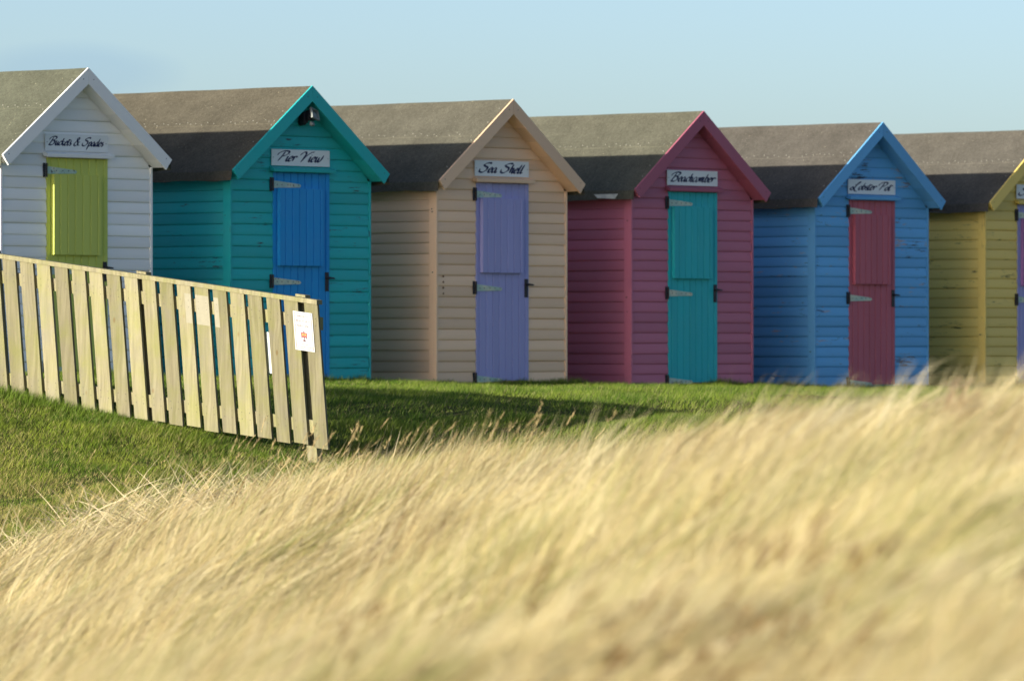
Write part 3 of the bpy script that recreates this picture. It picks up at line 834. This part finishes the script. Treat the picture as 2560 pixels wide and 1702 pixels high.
WHITE = (.92, .92, .90)
h1 = hut(0, 'white beach hut with yellow-green door, partly behind the wooden fence', WHITE, (.60, .66, .13),
         'Buckets & Spades', (-.412, .352, .058, .040, 1.25), 1, feltt=(0.150, 0.158, 0.116), dirt=.12)
h2 = hut(1, 'teal beach hut with bright blue door and a floodlight under its gable', (.012, .45, .46), (.005, .31, .74),
         'Pier View', (-.372, .322, .048, .050, 1.1), 2, feltt=(0.145, 0.131, 0.098), relief=.017, peel=.12, peel_cols=((.05, .1, .1), (.02, .12, .13)))
h3 = hut(2, 'peach beach hut with a lilac door', (.92, .62, .40), (.38, .38, .70),
         'Sea Shell', (-.385, .345, .042, .050, 1.25), 3, feltt=(0.156, 0.149, 0.116), dirt=.22)
h4 = hut(3, 'maroon beach hut with a turquoise door', (.53, .155, .235), (.016, .47, .52),
         'Beachcomber', (-.402, .362, .046, .048, 1.2), 4, trimc=(.42, .11, .175), feltt=(0.156, 0.154, 0.116), relief=.016, peel=.0, peel_cols=((.12, .02, .03), (.2, .04, .06)))
h5 = hut(4, 'sky blue beach hut with flaking paint and a dark red door', (.13, .43, .78), (.52, .12, .165),
         'Lobster Pot', (-.415, .372, .050, .044, 1.2), 5, feltt=(0.145, 0.134, 0.116), peel=.24, relief=.016, peel_cols=((.05, .05, .08), (.45, .33, .3)))
h6 = hut(5, 'mustard yellow beach hut cut off by the right edge of the photo', (.84, .62, .16), (.36, .36, .68),
         'S', (-.415, -.20, .042, .050, 1.1), 6, feltt=(0.147, 0.137, 0.116), peel=.10, peel_cols=((.2, .15, .03), (.14, .10, .03)), shutterc=(.30, .14, .36))

for k in range(4):
    mb = MB(); zk = 1.165 - k * .062
    mb.cyl((-.94, -.024, zk), (-.94, -.016, zk), .011, n=8)
    mb.build('rusty_bolt', simple('rust', (.22, .10, .04), .8), h3)

# floodlight under the teal gable
fl = MB()
fl.cyl((-.02, -.022, 2.72), (-.02, -.10, 2.72), .038, .030, n=16, m=0)
fl.box(-.06, .01, -.12, -.03, 2.71, 2.83, 0)
fl.box(-.030, .030, -.165, -.10, 2.735, 2.80, 0)
flo = fl.build('floodlight', M_black, h2, bevel=.012)
def tilt(mb_pts, c, ry, rx, rz=0):
    M = Matrix.Rotation(rz, 3, 'Z') @ Matrix.Rotation(rx, 3, 'X') @ Matrix.Rotation(ry, 3, 'Y')
    return [tuple(Vector(c) + M @ Vector(p)) for p in mb_pts]
def tbox(mb, c, sx, sy, sz, oy, ry, rx, rz, m=0, ox=0, oz=0):
    p = [(ox - sx, oy - sy, oz - sz), (ox + sx, oy - sy, oz - sz), (ox + sx, oy + sy, oz - sz), (ox - sx, oy + sy, oz - sz),
         (ox - sx, oy - sy, oz + sz), (ox + sx, oy - sy, oz + sz), (ox + sx, oy + sy, oz + sz), (ox - sx, oy + sy, oz + sz)]
    mb.hexa(tilt(p, c, ry, rx, rz), m)
C0 = (.045, -.175, 2.805); rr_ = (R(14), R(-18), R(18))
mb = MB(); tbox(mb, C0, .062, .030, .045, .040, *rr_)
mb.build('lamp_body', M_black, flo, bevel=.006)
mb = MB()
for (ox, oz, sx, sz) in ((0, .051, .075, .007), (0, -.051, .075, .007), (-.068, 0, .007, .044), (.068, 0, .007, .044)):
    tbox(mb, C0, sx, .012, sz, 0, *rr_, ox=ox, oz=oz)
mb.build('lamp_rim', M_alu, flo, bevel=.002)
mb = MB(); tbox(mb, C0, .061, .003, .044, .006, *rr_); tbox(mb, C0, .035, .004, .02, .002, *rr_, m=1, oz=-.01)
mb.build('lamp_glass', [M_glassdark, M_alu], flo)
mb = MB(); tbox(mb, (.015, -.165, 2.70), .026, .018, .020, 0, R(10), R(-20), R(20)); mb.build('motion_sensor', M_alu, flo, bevel=.005)

# ------------------------------------------------------------------ the fence
FE = Vector((-1.705, 52.0, 0)); FW = Vector((-4.58, 53.4, 0))
fdir = (FW - FE).normalized()
fang = math.atan2(-fdir.y, -fdir.x)                  # local +x runs down the slope towards the right-hand end
fence = empty('picket_fence', (FE.x, FE.y, -1.03), fang)
tag(fence, 'slatted wooden fence on the grass bank in front of the white and teal huts', 'fence')
TOPR = .362 + 1.03                                    # height of the rail top at the right-hand end
SLP = (.782 - .362) / (FW - FE).length                # rise per metre towards the left
LEAN = .085
def fp(s, h, v=0):
    """s metres left of the end, h metres measured down from the rail line (negative) -> local point"""
    zz = TOPR + s * SLP + h
    return (-s - LEAN * (h), v, zz)
MW = [fence_wood('fence_wood', q * 3.3, .44) for q in range(4)] + [simple('bleached_wood', (.27, .25, .185), .8, nscale=14, namt=.2)]
NP = 30; SP = .1785; PW = .135
rnd = random.Random(4)
for k in range(NP):
    s0 = .012 + k * SP + rnd.uniform(-.003, .003)
    mb = MB(); top = -.040; bot = -1.295 + rnd.uniform(-.012, .012); dl = rnd.uniform(-.004, .004); th = .034
    if k == 0: s0 = -.005
    w = PW + rnd.uniform(-.004, .003) - (0 if k else .0)
    r_ = rnd.random()
    a = [fp(s0 + w + dl, bot + .0, 0), fp(s0, bot, 0), fp(s0, bot, th), fp(s0 + w + dl, bot, th)]
    c = [fp(s0 + w, top, 0), fp(s0, top, 0), fp(s0, top, th), fp(s0 + w, top, th)]
    mb.hexa(a + c, 0, r_)
    # nail heads
    for hh in (-.17, -.23, -1.09, -1.15):
        for ds in (.03, w - .03):
            p = fp(s0 + ds, hh)
            mb.cyl((p[0], -.0015, p[2]), (p[0], .002, p[2]), .004, n=6, m=1)
    if k in (5, 6, 7):      # pale rectangle left by an old notice
        a0, a1 = {5: (s0 + .05, s0 + w - .003), 6: (s0 + .003, s0 + w - .003), 7: (s0 + .003, s0 + .065)}[k]
        a0, a1 = (s0 + w - .05, s0 + w - .003) if k == 5 else (a0, a1)
        mb.poly([fp(a1, -.37, -.0006), fp(a0, -.37, -.0006), fp(a0, -.11, -.0006), fp(a1, -.11, -.0006)], 2, .9)
    po = mb.build('picket', [MW[k % 4], M_black, MW[4]], fence, bevel=.002)
LEN = NP * SP
def rail(name, h0, h1, v0, v1, sa_, sb_, mat, r_=.5):
    mb = MB()
    n = 8
    for j in range(n):
        a, c = sa_ + (sb_ - sa_) * j / n, sa_ + (sb_ - sa_) * (j + 1) / n
        q = lambda s, h, v: (-s, v, TOPR + s * SLP + h)
        mb.hexa([q(c, h0, v0), q(a, h0, v0), q(a, h0, v1), q(c, h0, v1), q(c, h1, v0), q(a, h1, v0), q(a, h1, v1), q(c, h1, v1)], 0, r_)
    return mb.build(name, mat, fence)
rail('cap_rail', -.040, .0, -.018, .086, -.012, LEN, MW[1], .8)
rail('rail', -.262, -.150, .035, .085, -.022, LEN, MW[2], .9)
rail('rail', -1.165, -1.055, .035, .085, -.022, LEN, MW[3], .9)
for k, s in enumerate((.205, 1.80, 3.35, 4.95)):
    mb = MB(); x0 = s - .05; x1 = s + .05
    tp = .022; bt = -1.50 if k == 0 else -1.6
    # post stands behind the rails and leans with the pickets
    a = [fp(x1, bt, .087), fp(x0, bt, .087), fp(x0, bt, .185), fp(x1, bt, .185)]
    c = [fp(x1, tp, .087), fp(x0, tp, .087), fp(x0, tp, .185), fp(x1, tp, .185)]
    mb.hexa(a + c, 0, .7)
    mb.build('post', MW[k % 4], fence, bevel=.004)

# the printed notice on the last two pickets
nroot = MB()
def npnt(a, h, v): return fp(a, h, v)
NS0, NS1, NT, NB = .050, .240, -.125, -.463
def nq(fx, fz, v):      # fx 0..1 left to right, fz 0..1 bottom to top
    return npnt(NS1 + (NS0 - NS1) * fx, NB + (NT - NB) * fz, v)
def nbox(mb, x0, x1, z0, z1, v0, v1, m=0):
    mb.hexa([nq(x0, z0, v0), nq(x1, z0, v0), nq(x1, z0, v1), nq(x0, z0, v1), nq(x0, z1, v0), nq(x1, z1, v0), nq(x1, z1, v1), nq(x0, z1, v1)], m)
nbox(nroot, 0, 1, 0, 1, -.008, -.003)
M_paper = simple('notice_white', (.39, .39, .40), .4, namt=.03)
M_print = simple('notice_print', (.08, .03, .045), .6, namt=.0)
M_red = simple('crest_red', (.42, .05, .04), .6, namt=.0); M_yel = simple('crest_gold', (.55, .30, .04), .6, namt=.0)
notice = nroot.build('notice', M_paper, fence)
mb = MB(); e = .055; f = .032; t_ = .022; tz_ = .012
for q in ((e, 1 - e, f, f + tz_), (e, 1 - e, 1 - f - tz_, 1 - f), (e, e + t_, f, 1 - f), (1 - e - t_, 1 - e, f, 1 - f)):
    nbox(mb, *q, -.0095, -.0083)
mb.build('border', M_print, notice)
def font_text(s, cx_, cz_, hgt, wid, mat, parent, name='lettering'):
    cu = bpy.data.curves.new('t', 'FONT'); cu.body = s; cu.align_x = 'CENTER'; cu.align_y = 'CENTER'; cu.size = 1
    to = bpy.data.objects.new('t', cu); COL.objects.link(to)
    dg = bpy.context.evaluated_depsgraph_get(); dg.update()
    tm = bpy.data.meshes.new_from_object(to.evaluated_get(dg))
    bpy.data.objects.remove(to); 
    co = np.array([v.co[:] for v in tm.vertices]); lo = co.min(0); hi = co.max(0)
    for v in tm.vertices:
        fx = cx_ + ((v.co.x - lo[0]) / (hi[0] - lo[0]) - .5) * wid
        fz = cz_ + ((v.co.y - lo[1]) / (hi[1] - lo[1]) - .5) * hgt
        v.co = nq(fx, fz, -.0098)
    tm.materials.append(mat)
    o = bpy.data.objects.new(name, tm); COL.objects.link(o); o.parent = parent
    return o
font_text('PRIVATE', .50, .885, .058, .56, M_print, notice)
font_text('BEACH HUT', .50, .765, .056, .74, M_print, notice)
font_text('USERS ONLY', .50, .640, .056, .78, M_print, notice)
mb = MB()
rr2 = random.Random(3)
for (z_, x0, x1) in ((.165, .36, .70), (.092, .14, .90)):      # two lines of small print too fine to read
    xx = x0
    while xx < x1:
        ww = rr2.uniform(.012, .03); nbox(mb, xx, xx + ww, z_ - .009, z_ + .009, -.0095, -.0083); xx += ww + rr2.uniform(.006, .02)
mb.build('small_print', M_print, notice)
mb = MB()
def npoly(pts, v, m): mb.poly([nq(a, b_, v) for a, b_ in pts], m)
cxs = .50
npoly([(cxs - .165, .47), (cxs + .165, .47), (cxs + .15, .33), (cxs + .06, .245), (cxs, .225), (cxs - .06, .245), (cxs - .15, .33)], -.0086, 0)
npoly([(cxs - .145, .462), (cxs + .145, .462), (cxs + .135, .36), (cxs - .135, .36)], -.0090, 1)
for dx in (-.08, 0, .08): npoly([(cxs + dx - .025, .42), (cxs + dx, .45), (cxs + dx + .025, .42), (cxs + dx, .375)], -.0094, 2)
for dx in (-.065, .065):
    npoly([(cxs + dx + .045 * math.cos(a_ * PI / 5), .308 + .034 * math.sin(a_ * PI / 5)) for a_ in range(10)], -.0092, 3)
npoly([(cxs - .06, .473), (cxs + .06, .473), (cxs + .05, .495), (cxs + .02, .49), (cxs, .51), (cxs - .02, .49), (cxs - .05, .495)], -.0090, 0)
mb.build('crest', [M_print, M_red, M_yel, M_paper], notice)
# a pale board fixed behind the fence, seen through the gap
mb = MB()
s_ = .515
mb.hexa([fp(s_ + .06, -.71, .035), fp(s_ - .10, -.71, .035), fp(s_ - .10, -.71, .040), fp(s_ + .06, -.71, .040),
         fp(s_ + .06, -.35, .035), fp(s_ - .10, -.35, .035), fp(s_ - .10, -.35, .040), fp(s_ + .06, -.35, .040)])
mb.build('backing_board', simple('pale_board', (.44, .50, .48), .4, namt=.05), fence)

# ------------------------------------------------------------------ light
SUN_EL = R(12.0)
d_off = math.asin(.035)
saz = A - d_off                                      # travel azimuth of the light, a touch in front of the row
# front normal is (SA,-CA); travel direction turned so that the fronts stay just unlit
trav = Vector((math.cos(saz) * math.cos(SUN_EL), math.sin(saz) * math.cos(SUN_EL), -math.sin(SUN_EL)))
sd_ = bpy.data.lights.new('sun', 'SUN'); sun = bpy.data.objects.new('sun', sd_); COL.objects.link(sun)
sun.rotation_euler = trav.to_track_quat('-Z', 'Y').to_euler()
sd_.energy = 5.0; sd_.angle = R(.53); sd_.color = (1, .93, .77)
world = bpy.data.worlds.new('World'); sc.world = world; world.use_nodes = True
nt = world.node_tree; bg = nt.nodes['Background']
sky = nt.nodes.new('ShaderNodeTexSky'); sky.sky_type = 'NISHITA'; sky.sun_disc = False
sky.sun_elevation = SUN_EL
to_sun = -trav
sky.sun_rotation = math.atan2(to_sun.x, to_sun.y)
sky.altitude = 0; sky.air_density = .6; sky.dust_density = 1.3; sky.ozone_density = 1.5
bg.inputs['Strength'].default_value = .103
# one faint bluish bank of cloud low in the sky to the left
tcw = nt.nodes.new('ShaderNodeTexCoord')
mpw = N(nt, 'ShaderNodeMapping'); mpw.inputs['Scale'].default_value = (14, 1, 42)
nt.links.new(tcw.outputs['Generated'], mpw.inputs['Vector'])
nw = N(nt, 'ShaderNodeTexNoise', Scale=1.3, Detail=3, Roughness=.5); nt.links.new(mpw.outputs[0], nw.inputs['Vector'])
sepw = nt.nodes.new('ShaderNodeSeparateXYZ'); nt.links.new(tcw.outputs['Generated'], sepw.inputs[0])
dx = math_(nt, 'MULTIPLY', math_(nt, 'ADD', sepw.outputs['X'], .0745), 1 / .020)
dz = math_(nt, 'MULTIPLY', math_(nt, 'ADD', sepw.outputs['Z'], -.0445), 1 / .0058)
r2 = math_(nt, 'ADD', math_(nt, 'MULTIPLY', dx, dx), math_(nt, 'MULTIPLY', dz, dz))
r2 = math_(nt, 'ADD', r2, math_(nt, 'MULTIPLY', math_(nt, 'ADD', nw.outputs['Fac'], -.5), 1.6))
mk = ramp(nt, r2, [(.15, 1), (1.0, 0)])
front = math_(nt, 'GREATER_THAN', sepw.outputs['Y'], 0.0)
mk = math_(nt, 'MULTIPLY', math_(nt, 'MULTIPLY', mk, front), .55)
cl = mixcol(nt, mk, sky.outputs[0], mixcol(nt, 1.0, sky.outputs[0], (.76, .83, .96), 'MULTIPLY'))
nt.links.new(cl, bg.inputs['Color'])

sc.view_settings.view_transform = 'Standard'; sc.view_settings.look = 'None'
sc.view_settings.exposure = 0.88; sc.view_settings.gamma = 1
sc.render.engine = 'CYCLES'
sc.cycles.max_bounces = 6; sc.cycles.diffuse_bounces = 3; sc.cycles.transmission_bounces = 4
sc.cycles.use_denoising = True
